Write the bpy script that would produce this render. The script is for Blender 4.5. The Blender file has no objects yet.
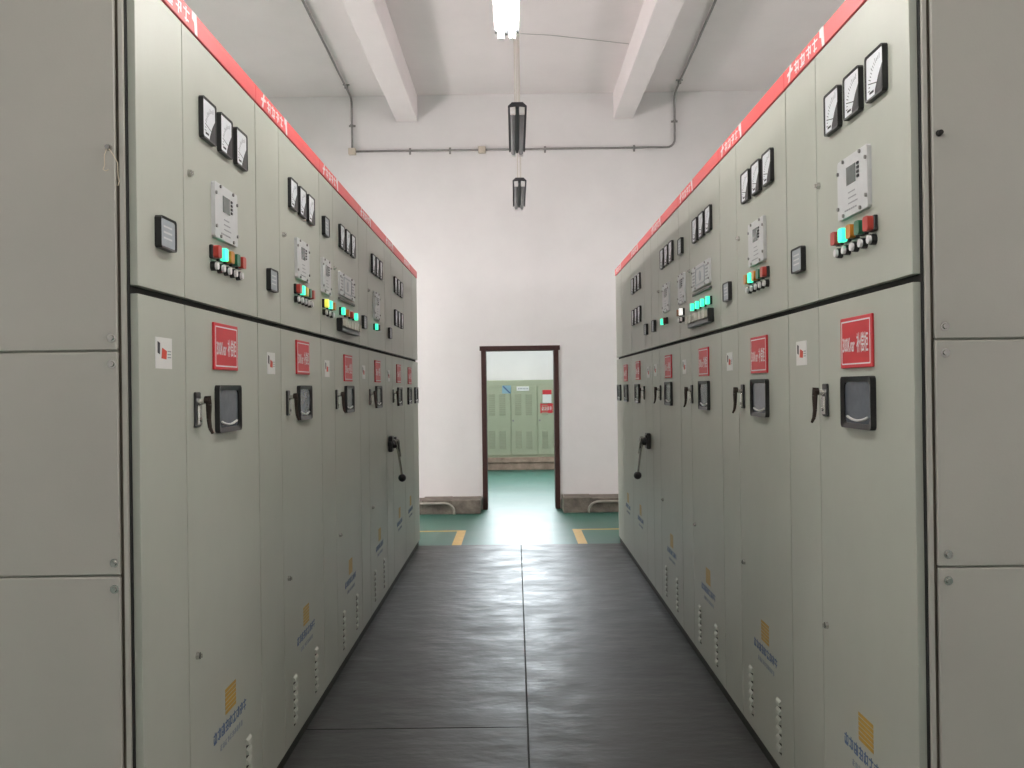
import bpy, bmesh, math, random
from mathutils import Matrix, Vector

# ------------------------------------------------------------------ camera, light, exposure
sc = bpy.context.scene
C = sc.collection
FOC = 945.0; ROLL = 0.0132; VX, VY = 515.26, 386.48; EYE = 1.5
cam_d = bpy.data.cameras.new('camera'); cam = bpy.data.objects.new('camera', cam_d); C.objects.link(cam)
cam_d.sensor_width = 36.0; cam_d.lens = FOC / 1024 * 36.0; cam_d.clip_start = 0.05
cam.matrix_world = (Matrix.Translation((0, 0, EYE)) @ Matrix.Rotation((VX - 512) / FOC, 4, 'Z')
                    @ Matrix.Rotation(math.pi / 2 + (VY - 384) / FOC, 4, 'X') @ Matrix.Rotation(-ROLL, 4, 'Z'))
sc.camera = cam
sc.view_settings.view_transform = 'Standard'; sc.view_settings.look = 'None'
sc.view_settings.gamma = 1.0; sc.view_settings.use_curve_mapping = False
sc.view_settings.exposure = 0.0
TUBE = 70.0           # radiance of a burning fluorescent tube, centre aisle
TUBE_SIDE = 980.0      # bare battens over the side aisle
world = bpy.data.worlds.new('world'); sc.world = world; world.use_nodes = True
world.node_tree.nodes['Background'].inputs[0].default_value = (0.75, 0.87, 1.0, 1)
world.node_tree.nodes['Background'].inputs[1].default_value = 1.0
# daylight entering through the high window of the room beyond the doorway
wl = bpy.data.lights.new('window_daylight', 'AREA'); wl.shape = 'RECTANGLE'; wl.size = 2.3; wl.size_y = 1.5
wl.energy = 500; wl.color = (0.86, 0.95, 1.0)
wlo = bpy.data.objects.new('window_daylight', wl); C.objects.link(wlo)
wlo.location = (-0.05, 17.72, 3.45); wlo.rotation_euler = (math.radians(-82), 0, 0)

def ray(px, py):
    dx, dy = px - 512, py - 384
    c, s = math.cos(ROLL), math.sin(ROLL)
    return (c * dx - s * dy + 512 - VX) / FOC, -(s * dx + c * dy + 384 - VY) / FOC
def on_y(px, py, Y):
    a, b = ray(px, py); return Vector((a * Y, Y, EYE + b * Y))
def on_z(px, py, Z):
    a, b = ray(px, py); Y = (Z - EYE) / b; return Vector((a * Y, Y, Z))

# ------------------------------------------------------------------ materials
def lin(c):
    return tuple((v / 12.92 if v <= .04045 else ((v + .055) / 1.055) ** 2.4) for v in c)
MATS = {}
def mat(name, col, rough=.5, metal=0.0, var=0.0, scale=8.0, bump=0.0, bscale=60.0, emit=None, es=0.0, var2=None, spec=.5, stretch=None, rvar=0.0):
    if name in MATS: return MATS[name]
    m = bpy.data.materials.new(name); m.use_nodes = True; MATS[name] = m
    nt = m.node_tree; N = nt.nodes; L = nt.links; b = N['Principled BSDF']
    b.inputs['Base Color'].default_value = (*col, 1); b.inputs['Roughness'].default_value = rough
    b.inputs['Metallic'].default_value = metal; b.inputs['Specular IOR Level'].default_value = spec
    if emit:
        b.inputs['Emission Color'].default_value = (*emit, 1); b.inputs['Emission Strength'].default_value = es
    tc = None
    if var or bump or rvar:
        tc = N.new('ShaderNodeTexCoord'); mp = N.new('ShaderNodeMapping'); L.new(tc.outputs['Object'], mp.inputs['Vector'])
        if stretch: mp.inputs['Scale'].default_value = stretch
    if var or rvar:
        n = N.new('ShaderNodeTexNoise'); n.inputs['Scale'].default_value = scale; n.inputs['Detail'].default_value = 6
        n.inputs['Roughness'].default_value = .62
        L.new(mp.outputs[0], n.inputs['Vector'])
        if var:
            r = N.new('ShaderNodeValToRGB'); r.color_ramp.elements[0].position = .3; r.color_ramp.elements[1].position = .7
            lo = var2 if var2 else tuple(v * (1 - var) for v in col)
            r.color_ramp.elements[0].color = (*lo, 1); r.color_ramp.elements[1].color = (*[min(1, v * (1 + var * .4)) for v in col], 1)
            L.new(n.outputs['Fac'], r.inputs[0]); L.new(r.outputs[0], b.inputs['Base Color'])
        if rvar:
            mr = N.new('ShaderNodeMapRange'); mr.inputs['From Min'].default_value = .3; mr.inputs['From Max'].default_value = .7
            mr.inputs['To Min'].default_value = rough - rvar; mr.inputs['To Max'].default_value = rough + rvar
            L.new(n.outputs['Fac'], mr.inputs['Value']); L.new(mr.outputs[0], b.inputs['Roughness'])
    if bump:
        n2 = N.new('ShaderNodeTexNoise'); n2.inputs['Scale'].default_value = bscale; n2.inputs['Detail'].default_value = 4
        L.new(mp.outputs[0], n2.inputs['Vector'])
        bp = N.new('ShaderNodeBump'); bp.inputs['Strength'].default_value = bump; bp.inputs['Distance'].default_value = .01
        L.new(n2.outputs['Fac'], bp.inputs['Height']); L.new(bp.outputs[0], b.inputs['Normal'])
    return m

GREY = mat('pebble_grey_enamel', (.465, .482, .415), .42, var=.06, scale=2.5, bump=.02, bscale=140)
PANEL = mat('end_panel_enamel', (.43, .415, .365), .5, var=.06, scale=2.0, bump=.03, bscale=160)
DARK = mat('dark_rubber_gap_shade', (.02, .02, .018), .8, var=.2)  # near-black rubber, also standing in for shade inside gaps
PLINTH = mat('dark_plinth_steel', (.04, .04, .03), .6, var=.4, scale=6)
RED = mat('red_header_enamel', (.78, .095, .10), .38, var=.06)
SIGNRED = mat('red_sign_plastic', (.62, .025, .035), .4, var=.06)
WHITEINK = mat('white_lettering', (.82, .80, .80), .5, var=.04)
BLACKP = mat('black_plastic', (.012, .012, .013), .35, var=.2)
DIAL = mat('white_dial', (.84, .87, .90), .3, var=.05)
INK = mat('dark_ink', (.03, .03, .035), .6, var=.1)
PLATE = mat('pale_grey_plate', (.62, .63, .63), .4, var=.06, scale=20)
LCD = mat('grey_lcd', (.12, .14, .13), .25, var=.15, scale=30)
METERGREY = mat('bluish_grey_meter_face', (.36, .40, .43), .35, var=.12, scale=30)
CHROME = mat('worn_chrome', (.62, .61, .58), .25, 1.0, var=.15, scale=30)
BRONZE = mat('dark_bronze', (.055, .04, .033), .35, .6, var=.3, scale=30)
SMOKE = mat('smoked_pane', (.11, .125, .15), .25, var=.2, scale=18)
LIP = mat('pale_plastic_lip', (.62, .62, .60), .35, var=.05)
STICK = mat('white_sticker', (.78, .78, .75), .5, var=.04)
STRED = mat('sticker_red', (.65, .07, .04), .5, var=.1)
YELLOW = mat('logo_yellow', (.52, .32, .05), .5, var=.1, scale=30)
BLUE = mat('logo_blue', (.08, .14, .27), .5, var=.1, scale=30)
BLUE2 = mat('logo_pale_blue', (.27, .31, .36), .5, var=.1, scale=30)
WALL = mat('white_plaster', (.80, .785, .775), .85, var=.05, scale=1.3, bump=.08, bscale=35)
CEIL = mat('ceiling_plaster', (.87, .82, .81), .88, var=.05, scale=1.0, bump=.06, bscale=30)
FLOOR = mat('green_floor_paint', (.035, .135, .10), .40, var=.16, scale=1.2, bump=.03, bscale=9, rvar=.04)
KERB = mat('stained_cement_kerb', (.19, .165, .135), .85, var=.5, scale=9, bump=.35, bscale=40)
MAT = mat('black_rubber_mat', (.046, .046, .043), .46, var=.45, scale=3.0, bump=.5, bscale=7, rvar=.10, stretch=(1, 1.8, 1))
DOORWOOD = mat('dark_red_brown_wood', (.05, .016, .013), .5, var=.35, scale=12, stretch=(6, 6, 1))
MARK = mat('yellow_floor_paint', (.62, .40, .10), .5, var=.15, scale=15)
GALV = mat('galvanised_steel', (.30, .29, .28), .5, .3, var=.2, scale=20)
BOXY = mat('beige_junction_box', (.55, .49, .40), .6, var=.08)
LAMPBODY = mat('black_lamp_housing', (.035, .037, .042), .45, var=.15)
LAMPWHITE = mat('white_lamp_reflector', (.8, .8, .78), .5, var=.03)
TUBEOFF = mat('unlit_lamp_tube', (.26, .265, .27), .5, var=.04)
TUBEON = mat('lit_lamp_tube', (.9, .9, .9), .5, emit=(1.0, .965, .93), es=TUBE)
TUBESIDE = mat('lit_bare_tube', (.9, .9, .9), .5, emit=(1.0, .915, .92), es=TUBE_SIDE)
TUBEFILL = mat('added_fill_tube', (.9, .9, .9), .5, emit=(1.0, .935, .94), es=TUBE_SIDE * .4)
CORD = mat('pale_cord', (.66, .62, .56), .7, var=.05)
FARGREEN = mat('pale_green_enamel', (.40, .43, .30), .45, var=.06, scale=3)
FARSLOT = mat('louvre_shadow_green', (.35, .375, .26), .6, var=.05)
BRICKY = mat('reddish_cement_plinth', (.42, .30, .23), .85, var=.4, scale=7, bump=.2, bscale=30)
mat('faint_print', (.33, .34, .35), .5, var=.05)
def lens(name, col, e=0.0):
    return mat(name, col, .3, emit=col if e else None, es=e, var=0.05)
LENS = {'red': lens('red_lens', (.48, .05, .035)), 'green': lens('green_lens', (.02, .16, .08)), 'orange': lens('orange_lens', (.62, .24, .03)),
        'yellow': lens('yellow_lens', (.75, .52, .05)), 'lit': mat('lit_green_lens', (.02, .5, .3), .3, emit=(.06, .95, .55), es=1.3),
        'lity': mat('lit_yellow_lens', (.6, .6, .1), .3, emit=(.75, .75, .08), es=.9), 'white': mat('lit_white_lens', (.8, .8, .8), .3, emit=(1, .95, .9), es=.8),
        'brown': lens('brown_lens', (.2, .09, .03)), 'maroon': lens('maroon_lens', (.12, .02, .02))}

# ------------------------------------------------------------------ mesh helpers
def B(bm, lo, hi, bev=0.0):
    vs = [bm.verts.new((x, y, z)) for x in (lo[0], hi[0]) for y in (lo[1], hi[1]) for z in (lo[2], hi[2])]
    fs = [bm.faces.new([vs[i] for i in q]) for q in ((0, 1, 3, 2), (4, 6, 7, 5), (0, 4, 5, 1), (2, 3, 7, 6), (0, 2, 6, 4), (1, 5, 7, 3))]
    if bev:
        es = list({e for f in fs for e in f.edges})
        bmesh.ops.bevel(bm, geom=es, offset=bev, segments=1, affect='EDGES')
def CYL(bm, a, b, r0, r1=None, n=14, cap=True):
    a, b = Vector(a), Vector(b); r1 = r0 if r1 is None else r1
    d = (b - a).normalized(); u = d.orthogonal().normalized(); v = d.cross(u)
    R0 = []; R1 = []
    for i in range(n):
        t = 2 * math.pi * i / n; q = u * math.cos(t) + v * math.sin(t)
        R0.append(bm.verts.new(a + q * r0)); R1.append(bm.verts.new(b + q * r1))
    for i in range(n):
        bm.faces.new((R0[i], R0[(i + 1) % n], R1[(i + 1) % n], R1[i]))
    if cap:
        bm.faces.new(R0[::-1]); bm.faces.new(R1)
def TUBEPATH(bm, pts, r, n=10):
    pts = [Vector(p) for p in pts]; rings = []
    u = None
    for i, p in enumerate(pts):
        d = (pts[min(i + 1, len(pts) - 1)] - pts[max(i - 1, 0)]).normalized()
        u = (d.orthogonal() if u is None else (u - d * u.dot(d))).normalized(); v = d.cross(u)
        rings.append([bm.verts.new(p + (u * math.cos(2 * math.pi * k / n) + v * math.sin(2 * math.pi * k / n)) * r) for k in range(n)])
    for A, Bq in zip(rings, rings[1:]):
        for k in range(n): bm.faces.new((A[k], A[(k + 1) % n], Bq[(k + 1) % n], Bq[k]))
    bm.faces.new(rings[0][::-1]); bm.faces.new(rings[-1])
def rr(w, h, r, n=3):
    out = []
    for cx, cz, a0 in ((w / 2 - r, h / 2 - r, 0), (-w / 2 + r, h / 2 - r, 90), (-w / 2 + r, -h / 2 + r, 180), (w / 2 - r, -h / 2 + r, 270)):
        for k in range(n + 1):
            t = math.radians(a0 + 90 * k / n); out.append((cx + r * math.cos(t), cz + r * math.sin(t)))
    return out
def RING(bm, outer, inner, yb, yf, yi=None):
    """picture-frame solid: outer and inner outlines with equal point counts, back at yb, front at yf"""
    yi = yf if yi is None else yi
    ob = [bm.verts.new((x, yb, z)) for x, z in outer]; of = [bm.verts.new((x, yf, z)) for x, z in outer]
    jf = [bm.verts.new((x, yi, z)) for x, z in inner]; jb = [bm.verts.new((x, yb, z)) for x, z in inner]
    n = len(outer)
    for i in range(n):
        j = (i + 1) % n
        bm.faces.new((ob[i], ob[j], of[j], of[i])); bm.faces.new((of[i], of[j], jf[j], jf[i])); bm.faces.new((jf[i], jf[j], jb[j], jb[i])); bm.faces.new((jb[i], jb[j], ob[j], ob[i]))
def SLAB(bm, outline, yb, yf):
    a = [bm.verts.new((x, yb, z)) for x, z in outline]; b = [bm.verts.new((x, yf, z)) for x, z in outline]
    n = len(a)
    for i in range(n): bm.faces.new((a[i], a[(i + 1) % n], b[(i + 1) % n], b[i]))
    bm.faces.new(a[::-1]); bm.faces.new(b)
def done(bm, name, smooth=False):
    bmesh.ops.recalc_face_normals(bm, faces=bm.faces)
    me = bpy.data.meshes.new(name); bm.to_mesh(me); bm.free()
    if smooth:
        for p in me.polygons: p.use_smooth = True
    return me
CACHE = {}
def mesh(key, fn, smooth=False):
    if key not in CACHE:
        bm = bmesh.new(); fn(bm); CACHE[key] = done(bm, key.split('#')[0], smooth)
    return CACHE[key]
def obj(name, me, m, parent=None, loc=(0, 0, 0), rz=0.0, rot=None):
    if isinstance(me, bpy.types.Mesh): pass
    else:
        bm = bmesh.new(); me(bm); me = done(bm, name)
    if not me.materials: me.materials.append(m)
    elif me.materials[0] is not m:
        me = me.copy(); me.materials[0] = m
    o = bpy.data.objects.new(name, me); C.objects.link(o); o.location = loc
    o.rotation_euler = rot if rot else (0, 0, rz)
    if parent: o.parent = parent
    return o
def thing(name, label, cat, loc=(0, 0, 0), rz=0.0, group=None):
    o = bpy.data.objects.new(name, None); C.objects.link(o); o.empty_display_size = .1
    o.location = loc; o.rotation_euler = (0, 0, rz); return tag(o, label, cat, group)
def tag(o, label, cat, group=None):
    o['label'] = label; o['category'] = cat
    if group: o['group'] = group
    return o
def struct(name, me, m, label, cat, loc=(0, 0, 0), parent=None):
    o = obj(name, me, m, parent, loc)
    if not parent:
        o['kind'] = 'structure'; o['label'] = label; o['category'] = cat
    return o
FONT = None
def text_mesh(key, body, w, h, ext=.0006):
    """flat lettering fitted to w x h, standing in the XZ plane, facing -Y"""
    if key in CACHE: return CACHE[key]
    cu = bpy.data.curves.new('lettering', 'FONT'); cu.body = body; cu.resolution_u = 2; cu.offset = .014
    t = bpy.data.objects.new('lettering', cu); C.objects.link(t)
    dg = bpy.context.evaluated_depsgraph_get(); dg.update()
    me = bpy.data.meshes.new_from_object(t.evaluated_get(dg))
    C.objects.unlink(t); bpy.data.objects.remove(t)
    xs = [v.co.x for v in me.vertices]; ys = [v.co.y for v in me.vertices]
    x0, x1, y0, y1 = min(xs), max(xs), min(ys), max(ys)
    for v in me.vertices:
        v.co = ((v.co.x - (x0 + x1) / 2) / (x1 - x0) * w, 0, (v.co.y - (y0 + y1) / 2) / (y1 - y0) * h)
    me.name = 'lettering'; me.materials.clear(); CACHE[key] = me
    return me
def glyph(bm, x, z, w, h, rnd, y=-.0004):
    """one illegible stroke character"""
    def st(a, b, c, d): B(bm, (x + a * w, y, z + b * h), (x + c * w, 0, z + d * h))
    m = rnd.uniform(.38, .62); k = rnd.uniform(.3, .6)
    st(m - .07, .02, m + .07, .98); st(.04, .62 + k * .2, .96, .74 + k * .2); st(rnd.uniform(.04, .3), k - .2, rnd.uniform(.7, .96), k - .08)
    if rnd.random() < .6: st(.05, .05, .18, rnd.uniform(.5, .7))
    if rnd.random() < .6: st(.80, rnd.uniform(.05, .3), .94, .86)
    if rnd.random() < .5: st(.1, .03, .9, .14)

# ------------------------------------------------------------------ room shell
WY = 11.56; WT = .24; CZ = 5.08; XW = 4.6; YB = -3.2; FY = 17.45
dl = on_y(482, 347, WY); dr = on_y(557.3, 346.5, WY)
DX0, DX1, DZ = dl.x, dr.x, (dl.z + dr.z) / 2
struct('floor', lambda bm: B(bm, (-XW - .2, YB - .2, -.12), (XW + .2, FY + .3, 0)), FLOOR, 'glossy green painted floor running on through the doorway', 'floor')
struct('ceiling', lambda bm: B(bm, (-XW - .2, YB - .2, CZ), (XW + .2, FY + .3, CZ + .15)), CEIL, 'pale plastered ceiling above the two cabinet rows', 'ceiling')
struct('wall_left', lambda bm: B(bm, (-XW - .2, YB, 0), (-XW, FY, CZ)), WALL, 'white plaster side wall behind the left cabinet row', 'wall')
struct('wall_right', lambda bm: B(bm, (XW, YB, 0), (XW + .2, FY, CZ)), WALL, 'white plaster side wall behind the right cabinet row', 'wall')
struct('wall_back', lambda bm: B(bm, (-XW, YB - .2, 0), (XW, YB, CZ)), WALL, 'white plaster wall behind the viewer', 'wall')
def far_wall(bm):
    B(bm, (-XW, WY, 0), (DX0, WY + WT, CZ)); B(bm, (DX1, WY, 0), (XW, WY + WT, CZ)); B(bm, (DX0, WY, DZ), (DX1, WY + WT, CZ))
struct('wall_far', far_wall, WALL, 'white plaster end wall with the narrow doorway', 'wall')
wx0, wx1, wz0, wz1 = -1.2, 1.1, 2.7, 4.2
def win_wall(bm):
    B(bm, (-XW, FY, 0), (wx0, FY + .2, CZ)); B(bm, (wx1, FY, 0), (XW, FY + .2, CZ))
    B(bm, (wx0, FY, 0), (wx1, FY + .2, wz0)); B(bm, (wx0, FY, wz1), (wx1, FY + .2, CZ))
struct('wall_outer', win_wall, WALL, 'white plaster wall of the room beyond the doorway', 'wall')
def winframe(bm):
    for x in (wx0 + .03, (wx0 + wx1) / 2, wx1 - .03): B(bm, (x - .03, FY + .05, wz0), (x + .03, FY + .1, wz1))
    for z in (wz0 + .03, wz1 - .03): B(bm, (wx0, FY + .055, z - .03), (wx1, FY + .095, z + .03))
w1 = struct('window_1', winframe, LAMPWHITE, 'high white framed window in the room beyond the doorway', 'window')
GL = bpy.data.materials.new('clear_window_glass'); GL.use_nodes = True
nt = GL.node_tree; nt.nodes.clear(); o_ = nt.nodes.new('ShaderNodeOutputMaterial'); t_ = nt.nodes.new('ShaderNodeBsdfTransparent'); g_ = nt.nodes.new('ShaderNodeBsdfGlossy')
mx = nt.nodes.new('ShaderNodeMixShader'); mx.inputs[0].default_value = .06; g_.inputs['Roughness'].default_value = .05
nt.links.new(t_.outputs[0], mx.inputs[1]); nt.links.new(g_.outputs[0], mx.inputs[2]); nt.links.new(mx.outputs[0], o_.inputs[0])
for k in range(2):
    xa = (wx0 + .06, (wx0 + wx1) / 2 + .03)[k]; xb = ((wx0 + wx1) / 2 - .03, wx1 - .06)[k]
    obj('pane', (lambda a, b: lambda bm: B(bm, (a, FY + .07, wz0 + .06), (b, FY + .076, wz1 - .06)))(xa, xb), GL, w1)
# ceiling beams run along the aisle
bl0, bl1 = on_y(396, 121, WY), on_y(417.5, 120, WY); br0, br1 = on_y(613.5, 120, WY), on_y(633, 119.5, WY)
BZ = (bl1.z + br0.z) / 2
for k, (a, b, lb) in enumerate(((bl0.x, bl1.x, 'plastered ceiling beam above the left cabinet row'), (br0.x, br1.x, 'plastered ceiling beam above the right cabinet row'),
                                (-3.62, -3.37, 'plastered ceiling beam near the left side wall'), (3.45, 3.7, 'plastered ceiling beam near the right side wall'))):
    struct('trim_%d' % (k + 1), (lambda a, b: lambda bm: B(bm, (a, YB, BZ), (b, WY, CZ), 0.006))(a, b), CEIL, lb, 'beam')
# door frame
def dframe(bm):
    t = .045
    B(bm, (DX0 - .012, WY - .018, 0), (DX0 + t, WY + WT + .018, DZ)); B(bm, (DX1 - t, WY - .018, 0), (DX1 + .012, WY + WT + .018, DZ))
    B(bm, (DX0 - .03, WY - .02, DZ - t), (DX1 + .03, WY + WT + .02, DZ + .012))
struct('door_1', dframe, DOORWOOD, 'dark red brown wooden door frame in the white end wall', 'door frame')
# cement kerbs along the far wall
kz = .165; ky = 11.16
def kerb(a, b):
    def f(bm):
        rnd = random.Random(int(a * 100))
        n = 12
        for i in range(n):
            x0 = a + (b - a) * i / n; x1 = a + (b - a) * (i + 1) / n
            d = rnd.uniform(-.012, .012)
            B(bm, (x0, ky + d, 0), (x1 + .001, WY, kz + rnd.uniform(-.012, .012)), .006)
    return f
struct('trim_5', kerb(-XW, DX0 - .03), KERB, 'rough stained cement kerb at the wall foot left of the doorway', 'kerb')
struct('trim_6', kerb(DX1 + .03, XW), KERB, 'rough stained cement kerb at the wall foot right of the doorway', 'kerb')
for px, sgn, sd in ((457, 1, 'left'), (586, -1, 'right')):
    p = on_y(px, 503, ky - .02)
    pts = [(p.x - sgn * 1.1, ky - .035, kz - .035), (p.x - sgn * .16, ky - .035, kz - .03)]
    for k in range(1, 7):
        t = math.pi / 2 * k / 6
        pts.append((p.x - sgn * .16 + sgn * .13 * math.sin(t), ky - .035, kz - .03 - .1 * (1 - math.cos(t))))
    pts.append((p.x - sgn * .03, ky - .035, .0))
    bm = bmesh.new(); TUBEPATH(bm, pts, .014)
    tag(obj('bent_conduit', done(bm, 'bent_conduit', True), mat('pale_plastic_pipe', (.36, .34, .29), .6, var=.2)), 'pale bent conduit running down the kerb %s of the doorway' % sd, 'pipe', 'bent conduits on the kerbs')

# ------------------------------------------------------------------ switchgear cabinets
XL, XR = -.9282, .9728
BL = [2.325, 3.41, 4.52, 5.64, 6.77, 7.89, 9.01]
BR = [2.305, 3.36, 4.45, 5.56, 6.70, 7.88, 9.05]
Z0, ZG0, ZG1, ZT, ZTOP = .055, 1.742, 1.762, 2.54, 2.605
DEP = .95; DT = .02
rnd = random.Random(4)

def m_meter_frame(bm):
    RING(bm, rr(.124, .124, .006, 1), rr(.111, .111, .004, 1), 0, -.015, -.013)
def m_dial(bm): B(bm, (-.056, -.0118, -.056), (.056, -.001, .056))
def m_scale(bm):
    for k in range(13):
        t = math.radians(90 + 90 * k / 12); r0, r1 = .066, (.076 if k % 3 else .081)
        cx, cz = .036, -.036
        a = Vector((cx + r0 * math.cos(t), cz + r0 * math.sin(t))); b = Vector((cx + r1 * math.cos(t), cz + r1 * math.sin(t)))
        d = (b - a).normalized().orthogonal() * .0011
        v = [bm.verts.new((q.x, -.0124, q.y)) for q in (a + d, b + d, b - d, a - d)]; bm.faces.new(v)
    a, b = Vector((.03, -.03)), Vector((-.042, -.016)); d = (b - a).normalized().orthogonal() * .0012
    bm.faces.new([bm.verts.new((q.x, -.0126, q.y)) for q in (a + d, b + d, b - d, a - d)])
    B(bm, (-.034, -.0124, -.046), (-.006, -.0115, -.040))
def m_cover(bm): SLAB(bm, [(.055, -.055), (.055, .012), (.030, -.012), (.006, -.044), (.004, -.055)], -.0115, -.0132)
def add_meter(cab, u, z):
    f = obj('analog_meter', mesh('meter_frame', m_meter_frame), BLACKP, cab, (u, 0, z))
    obj('dial', mesh('dial', m_dial), DIAL, f); obj('scale', mesh('scale', m_scale), INK, f); obj('corner_cover', mesh('corner_cover', m_cover), BLACKP, f)
def add_small(cab, u, z, w=.112, h=.084):
    k = '#%d%d' % (w * 1000, h * 1000)
    f = obj('digital_meter', mesh('digital_meter' + k, lambda bm: RING(bm, rr(w, h, .006, 1), rr(w - .012, h - .012, .004, 1), 0, -.018, -.016)), BLACKP, cab, (u, 0, z))
    obj('meter_face', mesh('meter_face' + k, lambda bm: B(bm, (-w / 2 + .006, -.015, -h / 2 + .006), (w / 2 - .006, 0, h / 2 - .006))), METERGREY, f)
    def scr(bm):
        for zz in (.2, .02, -.16): B(bm, (-w * .3, -.0154, h * zz - .0025), (w * .25, -.0148, h * zz + .0025))
    obj('readout', mesh('readout' + k, scr), PLATE, f)
def add_controller(cab, u, z, w=.236, h=.172, round_=False):
    k = '#%d%d%d' % (w * 1000, h * 1000, round_)
    f = obj('controller', mesh('controller_plate' + k, lambda bm: SLAB(bm, rr(w, h, .006, 1), 0, -.012)), PLATE, cab, (u, 0, z))
    for sx in (-1, 1):
        for q in (-1, 1):
            for xx, zz in ((sx * (w / 2 - .008), q * .3 * h), (sx * w * .28, q * (h / 2 - .008))):
                obj('screw', mesh('plate_screw', lambda bm: CYL(bm, (0, -.010, 0), (0, -.017, 0), .0055, n=8)), GALV, f, (xx, 0, zz))
    if not round_:
        obj('screen', mesh('screen' + k, lambda bm: B(bm, (-w * .17, -.0135, h * .02), (w * .13, -.0115, h * .32))), LCD, f)
        def btn(bm):
            for q in range(4): B(bm, (w * .18, -.015, h * (.06 + .07 * q)), (w * .24, -.0115, h * (.10 + .07 * q)))
        obj('keys', mesh('keys' + k, btn), INK, f)
        def prt(bm):
            for q in range(3): B(bm, (-w * .12, -.0128, -h * (.12 + .09 * q)), (w * (.1 + .04 * q), -.0118, -h * (.10 + .09 * q)))
            for q in range(6): B(bm, (-w * .25 + q * w * .07, -.0128, -h * .40), (-w * .20 + q * w * .07, -.0118, -h * .375))
        obj('printed_marks', mesh('printed_marks' + k, prt), mat('faint_print', (.33, .34, .35), .5, var=.05), f)
    else:
        def dsp(bm):
            SLAB(bm, rr(w * .52, h * .68, .012, 3), -.0115, -.0135)
        sc_ = obj('screen', mesh('screen' + k, lambda bm: [RING(bm, rr(w * .54, h * .72, .01, 2), rr(w * .48, h * .62, .01, 2), -.0115, -.0145), CYL(bm, (0, -.0115, 0), (0, -.0142, 0), h * .22, n=20)]), METERGREY, f)
        def prt(bm):
            for q in range(5): B(bm, (w * .31, -.0128, -h * .32 + q * h * .14), (w * .44, -.0118, -h * .26 + q * h * .14))
            for q in range(5): B(bm, (-w * .45, -.0128, -h * .32 + q * h * .14), (-w * .32, -.0118, -h * .26 + q * h * .14))
        obj('printed_marks', mesh('printed_marks' + k, prt), MATS['faint_print'], f)
def add_lamp(cab, u, z, col, label=True):
    f = obj('indicator_lamp', mesh('indicator_base', lambda bm: B(bm, (-.020, -.012, -.021), (.020, 0, .021), .002)), BLACKP, cab, (u, 0, z))
    obj('lens', mesh('lens', lambda bm: SLAB(bm, rr(.037, .039, .008, 3), -.012, -.028)), LENS[col], f)
    if label:
        def pb(bm): CYL(bm, (0, 0, -.043), (0, -.014, -.043), .015, n=12)
        obj('push_button_collar', mesh('push_button_collar', pb), BLACKP, f)
        obj('push_button', mesh('push_button', lambda bm: CYL(bm, (0, -.014, -.043), (0, -.022, -.043), .0115, n=12)), WHITEINK, f)
def add_sign(cab, u, z, txt):
    f = obj('nameplate', mesh('nameplate', lambda bm: B(bm, (-.123, -.007, -.073), (.123, 0, .073), .0015)), SIGNRED, cab, (u, 0, z))
    obj('border_line', mesh('border_line', lambda bm: RING(bm, rr(.224, .126, .002, 1), rr(.216, .118, .002, 1), -.0065, -.0076)), WHITEINK, f)
    a, b = txt
    obj('lettering', text_mesh('t' + a, a, .098, .042), WHITEINK, f, (-.053, -.0077, -.006))
    obj('lettering', text_mesh('t' + b, b, .088, .056), WHITEINK, f, (.054, -.0077, -.002))
def add_sticker(cab, u, z):
    f = obj('warning_sticker', mesh('warning_sticker', lambda bm: B(bm, (-.058, -.0015, -.041), (.058, 0, .041))), STICK, cab, (u, 0, z))
    obj('red_mark', mesh('red_mark', lambda bm: SLAB(bm, [(-.018, -.014), (.016, -.016), (.02, .006), (-.012, .014)], -.0014, -.0022)), STRED, f)
    obj('black_mark', mesh('black_mark', lambda bm: SLAB(bm, [(-.044, .0), (-.030, -.004), (-.028, .026), (-.044, .030)], -.0014, -.0022)), INK, f)
    obj('fine_print', mesh('fine_print', lambda bm: [B(bm, (.026, -.0021, .004 - .008 * k), (.05, -.0014, .007 - .008 * k)) for k in range(3)]), MATS['faint_print'], f)
def add_handle(cab, u, z):
    def plate(bm): B(bm, (-.022, -.008, -.052), (.022, 0, .05), .003)
    f = obj('door_handle', mesh('handle_plate', plate), BLACKP, cab, (u, 0, z))
    obj('lock_body', mesh('lock_body', lambda bm: [B(bm, (-.015, -.014, -.046), (.015, -.007, .012), .002), CYL(bm, (0, -.013, -.03), (0, -.017, -.03), .006, n=10)]), CHROME, f)
    def boss(bm): CYL(bm, (0, -.007, .022), (0, -.030, .022), .010, .008, n=12)
    obj('boss', mesh('boss', boss), CHROME, f)
    def lever(bm):
        CYL(bm, (0, -.026, .026), (0, -.042, .026), .012, .009, n=10)
        prof = [((0, -.035, .038), .009), ((0, -.037, .012), .009), ((0, -.037, -.03), .007), ((0, -.040, -.055), .006), ((0, -.048, -.072), .004)]
        for (a, ra), (b, rb) in zip(prof, prof[1:]): CYL(bm, a, b, ra, rb, n=8)
    obj('lever', mesh('lever', lever), BRONZE, f)
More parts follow.
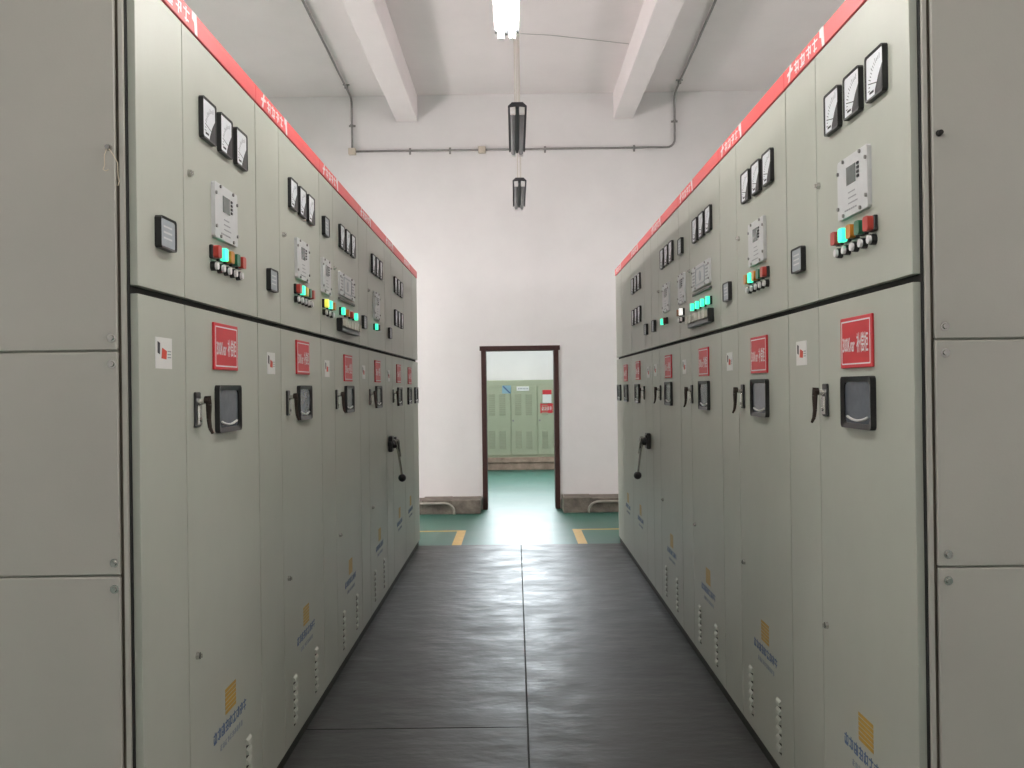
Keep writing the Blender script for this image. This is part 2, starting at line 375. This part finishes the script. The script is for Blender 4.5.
def add_window(cab, u, z, w=.236):
    k = '#%d' % (w * 1000)
    f = obj('inspection_window', mesh('inspection_window' + k, lambda bm: RING(bm, rr(w, .148, .012, 3), rr(w - .034, .118, .02, 3), 0, -.016, -.011)), BLACKP, cab, (u, 0, z))
    obj('pane', mesh('window_pane' + k, lambda bm: B(bm, (-w / 2 + .012, -.007, -.064), (w / 2 - .012, 0, .064))), SMOKE, f)
    def lip(bm):
        pts = []
        hw = w / 2 - .04
        for q in range(9):
            t = -1 + q / 4.0; pts.append((t * hw, -.010, -.051 + .010 * t * t))
        TUBEPATH(bm, pts, .0038, 6)
    obj('lower_lip', mesh('lower_lip' + k, lip, True), LIP, f)
def add_lock(cab, u, z):
    def f(bm): CYL(bm, (0, 0, 0), (0, -.010, 0), .011, .010, n=12); B(bm, (-.0015, -.016, -.006), (.0015, -.009, .006))
    obj('cam_lock', mesh('cam_lock', f), CHROME, cab, (u, 0, z))
def add_louvre(cab, u):
    def f(bm):
        for k in range(6):
            z = k * .034
            v = [bm.verts.new(c) for c in ((-.026, 0, z + .022), (.026, 0, z + .022), (.026, 0, z), (-.026, 0, z), (-.023, -.010, z + .002), (.023, -.010, z + .002), (-.024, -.007, z + .014), (.024, -.007, z + .014))]
            for q in ((0, 1, 7, 6), (6, 7, 5, 4), (0, 6, 4, 3), (1, 2, 5, 7), (4, 5, 2, 3)): bm.faces.new([v[i] for i in q])
    lc = obj('louvre_column', mesh('louvre_column', f), GREY, cab, (u, 0, .125))
    obj('louvre_slot_shade', mesh('louvre_slot_shade', lambda bm: [B(bm, (-.024, -.0012, k * .034 - .010), (.024, .001, k * .034 + .001)) for k in range(6)]), DARK, lc)['kind'] = 'stuff'  # dark bars paint the shade under each louvre hood
def add_logo(cab, u, z=.515):
    def y(bm):
        for k in range(6): B(bm, (-.056, -.0008, -.040 + k * .0138), (.056, 0, -.040 + k * .0138 + .0105))
    f = obj('maker_emblem', mesh('maker_emblem', y), YELLOW, cab, (u, 0, z))
    def t(bm):
        r = random.Random(7)
        for k in range(9): glyph(bm, -.175 + k * .039, -.095, .034, .038, r, -.0008)
    obj('maker_lettering', mesh('maker_lettering', t), BLUE, f)
    def t2(bm):
        r = random.Random(8)
        for k in range(10): glyph(bm, -.11 + k * .024, -.135, .019, .02, r, -.0008)
    obj('small_lettering', mesh('small_lettering', t2), BLUE2, f)
def header_emblem(bm):
    SLAB(bm, [(-.475, -.026), (-.455, -.026), (-.445, .0), (-.42, .004), (-.42, .013), (-.441, .013), (-.435, .028), (-.452, .028), (-.458, .010), (-.482, .006), (-.482, -.003), (-.462, -.003)], 0, -.0008)
def header_chars(bm):
    r = random.Random(3)
    for k in range(4): glyph(bm, -.405 + k * .066, -.022, .056, .044, r, -.0008)
def header_bar(bm):
    SLAB(bm, [(-.132, .0305), (-.094, .0305), (-.086, -.0305), (-.108, -.0305), (-.115, .0), (-.132, .006)], 0, -.0008)
def add_crank(cab, u, z, sgn):
    def base(bm):
        B(bm, (-.05, -.03, -.055), (.05, 0, .06), .006); CYL(bm, (0, -.03, 0), (0, -.075, 0), .032, .026, n=14)
        B(bm, (-.075, -.028, -.015), (-.05, 0, .02), .003); B(bm, (.05, -.045, .03), (.10, -.03, .05), .004)
    f = obj('switch_mechanism', mesh('switch_mechanism', base), BLACKP, cab, (u, 0, z))
    def arm(bm):
        CYL(bm, (0, -.06, 0), (sgn * .02, -.088, -.235), .010, .008, n=10); CYL(bm, (sgn * -.03, -.06, .03), (sgn * .03, -.072, -.09), .016, .013, n=10)
    obj('crank_rod', arm, CHROME, f)
    def ball(bm): bmesh.ops.create_uvsphere(bm, u_segments=14, v_segments=9, radius=.029, matrix=Matrix.Translation((sgn * .02, -.090, -.25)))
    obj('crank_knob', ball, BLACKP, f)

S1 = ('300Kvar', '补偿柜')
COLS = {('L', 1): ['red', 'lit', 'orange', 'green', 'red'], ('R', 1): ['red', 'lit', 'orange', 'green', 'red'],
        ('L', 2): ['red', 'lit', 'yellow', 'green', 'red'], ('R', 2): ['orange', 'lit', 'orange', 'green', 'red']}
ORD = ['first', 'second', 'third', 'fourth', 'fifth', 'sixth']
DESC = ['with bare end panels facing the viewer', 'with five lamps, small sticker, three square meters',
        'with wide controller above pale switches', 'with small controller over one lit green lamp',
        'with double meter banks and crank rod', 'beside the end wall, two dark windows']
def cabinet(side, i):
    Bq = BL if side == 'L' else BR
    y0, y1 = Bq[i], Bq[i + 1]; W = y1 - y0; hw = W / 2
    nm = 'left' if side == 'L' else 'right'
    cab = thing('switchgear_cabinet', '%s grey cabinet of the %s row, %s' % (ORD[i], nm, DESC[i]), 'cabinet',
                (XL if side == 'L' else XR, (y0 + y1) / 2, 0), math.pi / 2 if side == 'L' else -math.pi / 2, 'grey switchgear cabinets in two facing rows')
    flip = -1 if (side == 'R' and i >= 4) else 1
    g = .003
    obj('carcass', lambda bm: B(bm, (-hw + .001, DT + .005, Z0), (hw - .001, DEP, ZTOP - .005), .003), GREY, cab)
    obj('plinth', lambda bm: B(bm, (-hw + .001, .012, 0), (hw - .001, DEP - .02, Z0)), PLINTH, cab)
    obj('seal_gap_shade', lambda bm: B(bm, (-hw + .001, DT + .001, Z0 + .006), (hw - .001, DT + .006, ZT - .004)), DARK, cab)  # black seal spread behind all doors, painting their seams dark like shade
    s = -hw + .335 if i < 5 else flip * .09
    if i == 4: s = flip * (-hw + .36)
    for (a, b, nmz) in ((-hw + .0045, s - g, 'narrow'), (s + g, hw - .0045, 'wide')):
        obj('upper_door', (lambda a, b: lambda bm: B(bm, (a, 0, ZG1), (b, DT, ZT), .0012))(a, b), GREY, cab)
        obj('lower_door', (lambda a, b: lambda bm: B(bm, (a, 0, Z0 + .003), (b, DT, ZG0), .0012))(a, b), GREY, cab)
    hd = obj('header_strip', lambda bm: B(bm, (-hw + .001, -.004, ZT + .003), (hw - .001, .026, ZTOP), .0015), RED, cab)
    for q, fn in (('header_emblem', header_emblem), ('header_lettering', header_chars), ('header_bar', header_bar)):
        obj(q, mesh(q, fn), WHITEINK, hd, (0, -.004, ZT + .034))
    # fittings
    if i < 4:
        for u in (-.01, .16, .33): add_meter(cab, u, 2.315)
        add_sign(cab, .15, (1.637 if side == 'L' and i < 2 else 1.613), S1); add_window(cab, .163, 1.442); add_handle(cab, -.125 if i < 2 else -.19, 1.446); add_sticker(cab, -.375 if i < 2 else -.42, 1.60)
        add_lock(cab, -.165 if i < 2 else -.21, 2.123); add_lock(cab, -.145, .736)
        add_logo(cab, .17); add_louvre(cab, -.055); add_louvre(cab, .36)
    if i < 2:
        add_controller(cab, .153, 2.06); add_small(cab, -.37, 1.915)
        for k, c in enumerate(COLS[(side, i + 1)]): add_lamp(cab, .03 + k * .0655, 1.925, c)
    if i == 2:
        add_small(cab, -.45, 2.295, .11, .092); add_controller(cab, -.445, 2.05, .2, .172); add_controller(cab, .125, 2.06, .45, .122, True)
        obj('rail', lambda bm: B(bm, (-.23, -.012, -.006), (.23, 0, .006), .001), mat('dull_rail', (.16, .16, .15), .5, var=.1), cab, (.13, 0, 1.978))
        for k, c in enumerate(['lity', 'lit', 'orange'] if side == 'L' else ['brown', 'white']): add_lamp(cab, -.50 + k * .09, 1.915, c)
        for k, c in enumerate(['lit', 'orange', 'red', 'lit'] if side == 'L' else ['lit'] * 4): add_lamp(cab, -.06 + k * .135, 1.912, c, False)
        f = obj('switch_block', lambda bm: B(bm, (-.275, -.03, -.034), (.275, 0, .034), .003), BLACKP, cab, (.125, 0, 1.838))
        for k in range(6):
            obj('switch', mesh('rocker', lambda bm: SLAB(bm, rr(.066, .04, .006, 2), -.028, -.045)), mat('cream_switch', (.62, .60, .50), .4, var=.06), f, (-.228 + k * .09, 0, .008))
    if i == 3:
        add_controller(cab, .12, 2.05, .24, .18)
        for k, c in enumerate(['lit', 'maroon']): add_lamp(cab, .02 + k * .11, 1.905, c, False)
        add_small(cab, -.42, 1.905, .11, .08)
    if i == 4:
        for z in (2.30, 2.045):
            for k in range(3): add_meter(cab, flip * .2 + (k - 1) * .19, z)
        add_small(cab, flip * -.36, 1.905, .11, .08); add_sign(cab, flip * .17, 1.613, S1); add_window(cab, flip * .2, 1.432); add_handle(cab, flip * -.17, 1.44)
        add_sticker(cab, flip * -.4, 1.59); add_crank(cab, flip * -.42, 1.09, flip); add_logo(cab, flip * .15)
    if i == 5:
        add_sign(cab, flip * -.17, 1.605, S1); add_window(cab, flip * -.215, 1.43); add_window(cab, flip * .33, 1.43); add_logo(cab, flip * -.2)
    if i == 0:   # end panels facing the viewer
        e = -1 if side == 'L' else 1
        yl = .046
        for (a, b) in ((.06, .494), (.498, 1.046), (1.05, 1.598), (1.602, 2.585)):
            lo = e * (hw - .001); hi = e * (hw + .012)
            pn = obj('end_panel', (lambda a, b, lo, hi: lambda bm: B(bm, (min(lo, hi), yl, a), (max(lo, hi), DEP - .01, b), .003))(a, b, lo, hi), PANEL, cab)
            for zz in ((a + .03, b - .03) if b < 2 else (a + .03,)):
                obj('screw', mesh('panel_screw%s' % side, lambda bm: [CYL(bm, (0, 0, 0), (e * .006, 0, 0), .0072, .006, n=10), CYL(bm, (0, 0, 0), (e * .0015, 0, 0), .011, n=12)]), CHROME, pn, (hi, yl + (.014 if side == 'L' else .024), zz))
        def strip(name, d, y0_, y1_, m):
            obj(name, lambda bm: B(bm, (min(e * (hw - .002), e * (hw + d)), y0_, .06), (max(e * (hw - .002), e * (hw + d)), y1_, 2.585), .0015), m, cab)
        strip('post_gap_shade', .002, DT + .001, DT + .006, DARK); strip('corner_post', .010, DT + .005, DT + .017, PANEL); strip('post_groove_shade', .002, DT + .016, yl + .002, mat('brown_groove_shade', (.12, .10, .075), .7, var=.3))  # black and brown strips paint the shade in the gap and groove
        zb = 2.098 if side == 'L' else 2.10
        obj('screw', mesh('panel_bolt%s' % side, lambda bm: CYL(bm, (0, 0, 0), (e * .014, 0, 0), .008, .006, n=10)), CHROME if side == 'L' else DARK, cab, (e * (hw + .012), yl + .014 if side == 'L' else yl + .016, zb))
    return cab
for side in 'LR':
    for i in range(6): cabinet(side, i)
# thin wire hanging from the bolt on the left end panel
P0 = Vector((XL - .06, BL[0] - .022, 2.098))
bm = bmesh.new()
for pts in ([(0, 0, 0), (-.006, -.004, -.02), (-.006, -.004, -.045), (-.009, -.006, -.056), (-.003, -.006, -.060), (.004, -.004, -.056)], [(0, 0, 0), (.014, -.004, -.018), (.026, -.004, -.04), (.026, -.003, -.07), (.029, -.003, -.085), (.026, -.004, -.096), (.022, -.005, -.094)]):
    TUBEPATH(bm, [P0 + Vector(p) for p in pts], .0013, 6)
tag(obj('wire_loop', done(bm, 'wire_loop', True), mat('pale_wire', (.66, .58, .44), .6, var=.05)), 'thin pale wire hanging from the bolt on the left end panel', 'wire')

# ------------------------------------------------------------------ floor mats and markings
ME = on_z(521, 545, 0).y; MS = on_z(430, 729.5, 0).y; SX = .035; ML, MR = XL - .009, XR + .009
def rmat(x0, x1, y0, y1, seed):
    def f(bm):
        r = random.Random(seed); nx, ny = 8, max(6, int((y1 - y0) * 7))
        top = [[bm.verts.new((x0 + (x1 - x0) * i / nx, y0 + (y1 - y0) * j / ny, .007 )) for j in range(ny + 1)] for i in range(nx + 1)]
        for i in range(nx):
            for j in range(ny): bm.faces.new((top[i][j], top[i + 1][j], top[i + 1][j + 1], top[i][j + 1]))
        ed = [top[i][0] for i in range(nx + 1)] + [top[nx][j] for j in range(1, ny + 1)] + [top[i][ny] for i in range(nx - 1, -1, -1)] + [top[0][j] for j in range(ny - 1, 0, -1)]
        bt = [bm.verts.new((v.co.x, v.co.y, 0.0005)) for v in ed]
        for k in range(len(ed)): bm.faces.new((ed[k], bt[k], bt[(k + 1) % len(ed)], ed[(k + 1) % len(ed)]))
    bm = bmesh.new(); f(bm); return done(bm, 'rubber_mat')
for (x0, x1, y0, y1, lb) in ((ML, SX - .004, MS + .004, ME, 'long black rubber floor mat along the left cabinet row'), (ML, SX - .004, -1.6, MS - .004, 'near black rubber floor mat at lower left, beyond a cross seam'),
                             (SX + .004, MR, -1.6, ME - .01, 'long black rubber floor mat along the right cabinet row')):
    rm = tag(obj('rubber_mat', rmat(x0, x1, y0, y1, int(y1 * 10)), MAT), lb, 'mat', 'black rubber mats in the aisle')
    if x0 > 0: obj('seam_shade_strip', lambda bm: B(bm, (SX - .0038, -1.6, .0003), (SX + .0038, ME - .01, .0035)), DARK, rm)  # black strip laid in the gap to paint the seam's shade
    elif y0 < 0: obj('seam_shade_strip', lambda bm: B(bm, (ML, MS - .0038, .0003), (SX - .004, MS + .0038, .0035)), DARK, rm)  # cross seam shade painted by a black strip as well
yl0 = on_z(459, 530, 0)
for px, e, sd in ((459.5, -1, 'left'), (580, 1, 'right')):
    q = on_z(px, 537, 0)
    def fm(bm, q=q, e=e):
        yy = on_z(512, 530.5, 0).y
        pts = [(q.x - .045, ME), (q.x + .045, ME), (q.x + .045, yy + .05), (q.x - .045, yy + .05)]
        a = [bm.verts.new((x, y, .0008)) for x, y in pts]; bm.faces.new(a)
        xa = q.x + e * .045; xb = q.x + e * .62
        x0, x1 = min(xa, xb), max(xa, xb)
        bm.faces.new([bm.verts.new((x, y, .0008)) for x, y in ((x0, yy - .02), (x1, yy - .02), (x1, yy + .05), (x0, yy + .05))])
    tag(obj('floor_marking', fm, MARK), 'yellow painted corner line on the green floor beside the %s row' % sd, 'floor marking', 'yellow floor markings')

# ------------------------------------------------------------------ lamps
LZ = 3.15
def lamp(x, y0, z, lit, label, bare=False, tube=None):
    t = thing('fluorescent_lamp', label, 'lamp', (x, y0, z), 0, 'hanging fluorescent lamps')
    Ln = 1.06; w = .035 if bare else .066
    if bare:
        obj('housing', mesh('bare_housing', lambda bm: B(bm, (-.03, 0, 0), (.03, 1.06, .04), .004)), LAMPWHITE, t)
    else:
        def hs(bm):
            SLABP = [(-.056, .0), (-.056, .014), (-.032, .036), (.032, .036), (.056, .014), (.056, .0), (.045, .006), (.010, .010), (.007, -.006), (-.007, -.006), (-.010, .010), (-.045, .006)]
            a = [bm.verts.new((p, 0, q)) for p, q in SLABP]; b = [bm.verts.new((p, 1.06, q)) for p, q in SLABP]
            n = len(a)
            for i in range(n): bm.faces.new((a[i], a[(i + 1) % n], b[(i + 1) % n], b[i]))
            bm.faces.new(a[::-1]); bm.faces.new(b)
        obj('housing', mesh('lamp_housing', hs), LAMPBODY, t)
    for u in ((0,) if bare else (-.027, .027)):
        obj('lamp_tube', mesh('lamp_tube', lambda bm: CYL(bm, (0, .03, -.014), (0, 1.03, -.014), .014, n=10), True), (tube or TUBEON) if lit else TUBEOFF, t, (u, 0, 0))
        for ya in (.004, 1.026):
            obj('lamp_holder', mesh('lamp_holder', lambda bm: B(bm, (-.016, 0, -.032), (.016, .03, .012), .003)), LAMPWHITE, t, (u, ya, 0))
    for yy in (.1, .96):
        for u in (-.012, .012):
            obj('suspension_cord', mesh('suspension_cord#%d' % (z * 100), lambda bm: CYL(bm, (0, 0, .03), (0, 0, CZ - z), .003, n=6)), CORD, t, (u, yy, 0))
        obj('ceiling_rose', mesh('ceiling_rose#%d' % (z * 100), lambda bm: CYL(bm, (0, 0, CZ - z - .03), (0, 0, CZ - z), .04, n=12)), LAMPWHITE, t, (0, yy, 0))
def lamp_y(py): return on_y(512, py, 1.0) and (LZ - EYE) / ray(512, py)[1]
LX = .012
lamp(.056, lamp_y(182), LZ, False, 'farthest unlit fluorescent lamp hanging near the end wall')
lamp(.034, lamp_y(108), LZ, False, 'middle unlit fluorescent lamp with black housing and two grey tubes')
lamp(LX - .03, 3.36, LZ, True, 'burning fluorescent lamp hanging at the top of the picture')
lamp(LX - .03, 1.5, LZ, True, 'burning fluorescent lamp above the near ends of the cabinet rows')
lamp(LX - .03, -1.0, LZ, True, 'burning fluorescent lamp hanging behind the viewer')
for x, sd in ((-3.9, 'left'), (3.9, 'right')):
    for y, z, w in ((.2, 2.65, 'nearest'), (3.6, 2.5, 'second'), (6.3, 2.9, 'third'), (8.9, 2.7, 'farthest')):
        lamp(x, y, z, True, 'unseen burning batten over the side aisle behind the %s row, %s' % (sd, w), True, TUBESIDE if sd == 'left' and y > 1 else TUBEFILL)  # whole right row and nearest left batten are added as fill light

lamp(.1, 13.6, 4.2, True, 'added fill batten in the room beyond the doorway', True, TUBEFILL)  # unseen batten added to brighten the view through the doorway
# ------------------------------------------------------------------ conduit on far wall and ceiling
c0 = on_y(352, 150, WY - .03); c1 = on_y(675, 148.5, WY - .03); cz = (c0.z + c1.z) / 2
t = thing('conduit', 'thin grey conduit looping across the end wall and along the ceiling', 'conduit', (0, WY - .03, cz))
O = Vector((0, WY - .03, cz)); rad = .1; R_ = .013; yc = WY - .03; zt = CZ - .03
def arc(cx, cy, cz_, ax, bx, r, n=5):
    return [(cx + ax[0] * r * math.cos(k * math.pi / 2 / n) + bx[0] * r * math.sin(k * math.pi / 2 / n), cy + ax[1] * r * math.cos(k * math.pi / 2 / n) + bx[1] * r * math.sin(k * math.pi / 2 / n), cz_ + ax[2] * r * math.cos(k * math.pi / 2 / n) + bx[2] * r * math.sin(k * math.pi / 2 / n)) for k in range(n + 1)]
bm = bmesh.new()
xr = c1.x; xl = c0.x
pts = [(xl, yc, cz)] + [(xr - rad, yc, cz)] + arc(xr - rad, yc, cz + rad, (0, 0, -1), (1, 0, 0), rad) + arc(xr, yc - rad, zt - rad, (0, 1, 0), (0, 0, 1), rad) + [(xr - .09, 8.6, zt), (xr - .1, YB + .1, zt)]
TUBEPATH(bm, [Vector(p) - O for p in pts], R_, 8)
obj('pipe', done(bm, 'pipe', True), GALV, t)
bm = bmesh.new()
pts = [(xl, yc, cz)] + arc(xl, yc - rad, zt - rad, (0, 1, 0), (0, 0, 1), rad) + [(xl + .06, 8.6, zt), (xl + .06, YB + .1, zt)]
TUBEPATH(bm, [Vector(p) - O for p in pts], R_, 8)
obj('pipe', done(bm, 'pipe', True), GALV, t)
for p in ((xl, yc, cz), (on_y(482, 149, WY).x, yc, cz)):
    obj('junction_box', mesh('junction_box', lambda bm: B(bm, (-.045, -.03, -.04), (.045, .03, .04), .006)), BOXY, t, Vector(p) - O)
obj('junction_box', mesh('junction_box_c', lambda bm: B(bm, (-.06, -.06, -.03), (.06, .06, .03), .006)), BOXY, t, Vector((xl + .06, 8.45, zt)) - O)
for px in (410, 450, 545, 634):
    obj('saddle_clip', mesh('saddle_clip', lambda bm: [B(bm, (-.012, -.018, -.02), (.012, .03, .02), .003), B(bm, (-.012, .022, -.04), (.012, .03, .04))]), GALV, t, Vector((on_y(px, 149, WY).x, yc, cz)) - O)
for x, dx in ((xl, .01), (xr, -.01)):
    obj('saddle_clip', mesh('saddle_clip_v', lambda bm: [B(bm, (-.02, -.018, -.012), (.02, .03, .012), .003), B(bm, (-.04, .022, -.012), (.04, .03, .012))]), GALV, t, Vector((x, yc, cz + .32)) - O)
    obj('saddle_clip', mesh('saddle_clip_c', lambda bm: [B(bm, (-.02, -.012, -.018), (.02, .012, .03), .003), B(bm, (-.04, -.012, .022), (.04, .012, .03))]), GALV, t, Vector((x + dx, WY - .45, zt)) - O)
bm = bmesh.new(); TUBEPATH(bm, [(.0, 9.55, CZ - .006), (.4, 9.62, CZ - .006), (.8, 9.75, CZ - .006), (br0.x - .004, 9.9, CZ - .006)], .003, 6)
tag(obj('ceiling_cable', done(bm, 'ceiling_cable', True), mat('grey_cable', (.42, .40, .39), .7, var=.05)), 'thin grey cable across the ceiling towards the right beam', 'cable')

# ------------------------------------------------------------------ room beyond the doorway
GY = on_z(520, 470, 0).y
pz = on_y(520, 457.5, GY).z; tz = on_y(520, 380, GY).z
plin = obj('masonry_plinth', lambda bm: [B(bm, (-2.6, GY, 0), (2.6, FY - .02, pz - .09), .008), B(bm, (-2.6, GY - .03, pz - .088), (2.6, FY - .02, pz), .006)], BRICKY)
tag(plin, 'low reddish cement plinth under the green enclosure beyond the doorway', 'plinth')
sx = on_y(511, 420, GY).x; dw = on_y(537.5, 420, GY).x - sx
t = thing('green_enclosure', 'pale green metal enclosure with louvred doors beyond the doorway', 'enclosure', (sx, GY + .04, pz))
H_ = tz - pz; zt_ = on_y(500, 386.4, GY).z - pz; zb_ = on_y(500, 455.5, GY).z - pz
obj('carcass', lambda bm: B(bm, (-5 * dw, .02, 0), (5 * dw - .1, .55, H_), .004), FARGREEN, t)
for k in range(-4, 4):
    d = obj('louvred_door', mesh('louvred_door', lambda bm: B(bm, (.008, 0, zb_), (dw - .008, .021, zt_), .004)), FARGREEN, t, (k * dw, 0, 0))
    for (za, zc) in ((.58, .90), (.10, .36)):
        for u in (.28, .68):
            def lv(bm, za=za, zc=zc, u=u):
                h = zt_ - zb_
                n = 12
                for q in range(n):
                    z = zb_ + h * (za + (zc - za) * q / n)
                    v = [bm.verts.new(c) for c in ((u * dw - .055, 0, z + .02), (u * dw + .055, 0, z + .02), (u * dw + .055, -.012, z), (u * dw - .055, -.012, z), (u * dw + .055, 0, z), (u * dw - .055, 0, z))]
                    bm.faces.new(v[:4]); bm.faces.new((v[3], v[2], v[4], v[5]))
            obj('louvre_block', mesh('louvre_block%d%d' % (za * 100, u * 100), lv), FARSLOT, d)
    obj('door_lock', mesh('enclosure_lock', lambda bm: CYL(bm, (.04, 0, (zb_ + zt_) / 2), (.04, -.015, (zb_ + zt_) / 2), .018, n=10)), GALV, d)
def plateobj(name, px0, py0, px1, py1, m, depth=.006, y=.0):
    a = on_y(px0, py0, GY); b = on_y(px1, py1, GY)
    w, h = b.x - a.x, a.z - b.z
    return obj(name, lambda bm: B(bm, (-w / 2, -depth, -h / 2), (w / 2, 0, h / 2), .001), m, t, ((a.x + b.x) / 2 - sx, y, (a.z + b.z) / 2 - pz)), w, h
p_, w_, h_ = plateobj('square_sticker', 502, 385.5, 511, 393.5, mat('pale_blue_sticker', (.25, .42, .50), .5, var=.05))
obj('diagonal_mark', lambda bm: SLAB(bm, [(-w_ * .3, h_ * .45), (w_ * .45, -h_ * .42), (w_ * .3, -h_ * .48), (-w_ * .46, h_ * .36)], -.006, -.008), BLUE, p_)
p_, w_, h_ = plateobj('white_label', 516.5, 386.5, 529, 390.8, STICK)
obj('label_print', lambda bm: [B(bm, (-w_ * .36 + k * w_ * .12, -.0072, -h_ * .16), (-w_ * .29 + k * w_ * .12, -.006, h_ * .16)) for k in range(7)], MATS['faint_print'], p_)
p_, w_, h_ = plateobj('card_holder', 542.5, 394.5, 551.5, 403, STICK, .02)
p_, w_, h_ = plateobj('red_tag', 542.5, 390, 551.5, 394.3, SIGNRED, .02)
p_, w_, h_ = plateobj('red_sign', 540.3, 403.4, 553.5, 413, SIGNRED)
r7 = random.Random(7)
obj('sign_lettering', lambda bm: [glyph(bm, -w_ * .4 + k * w_ * .2, -h_ * .2, w_ * .16, h_ * .4, r7, -.0075) for k in range(4)], WHITEINK, p_)
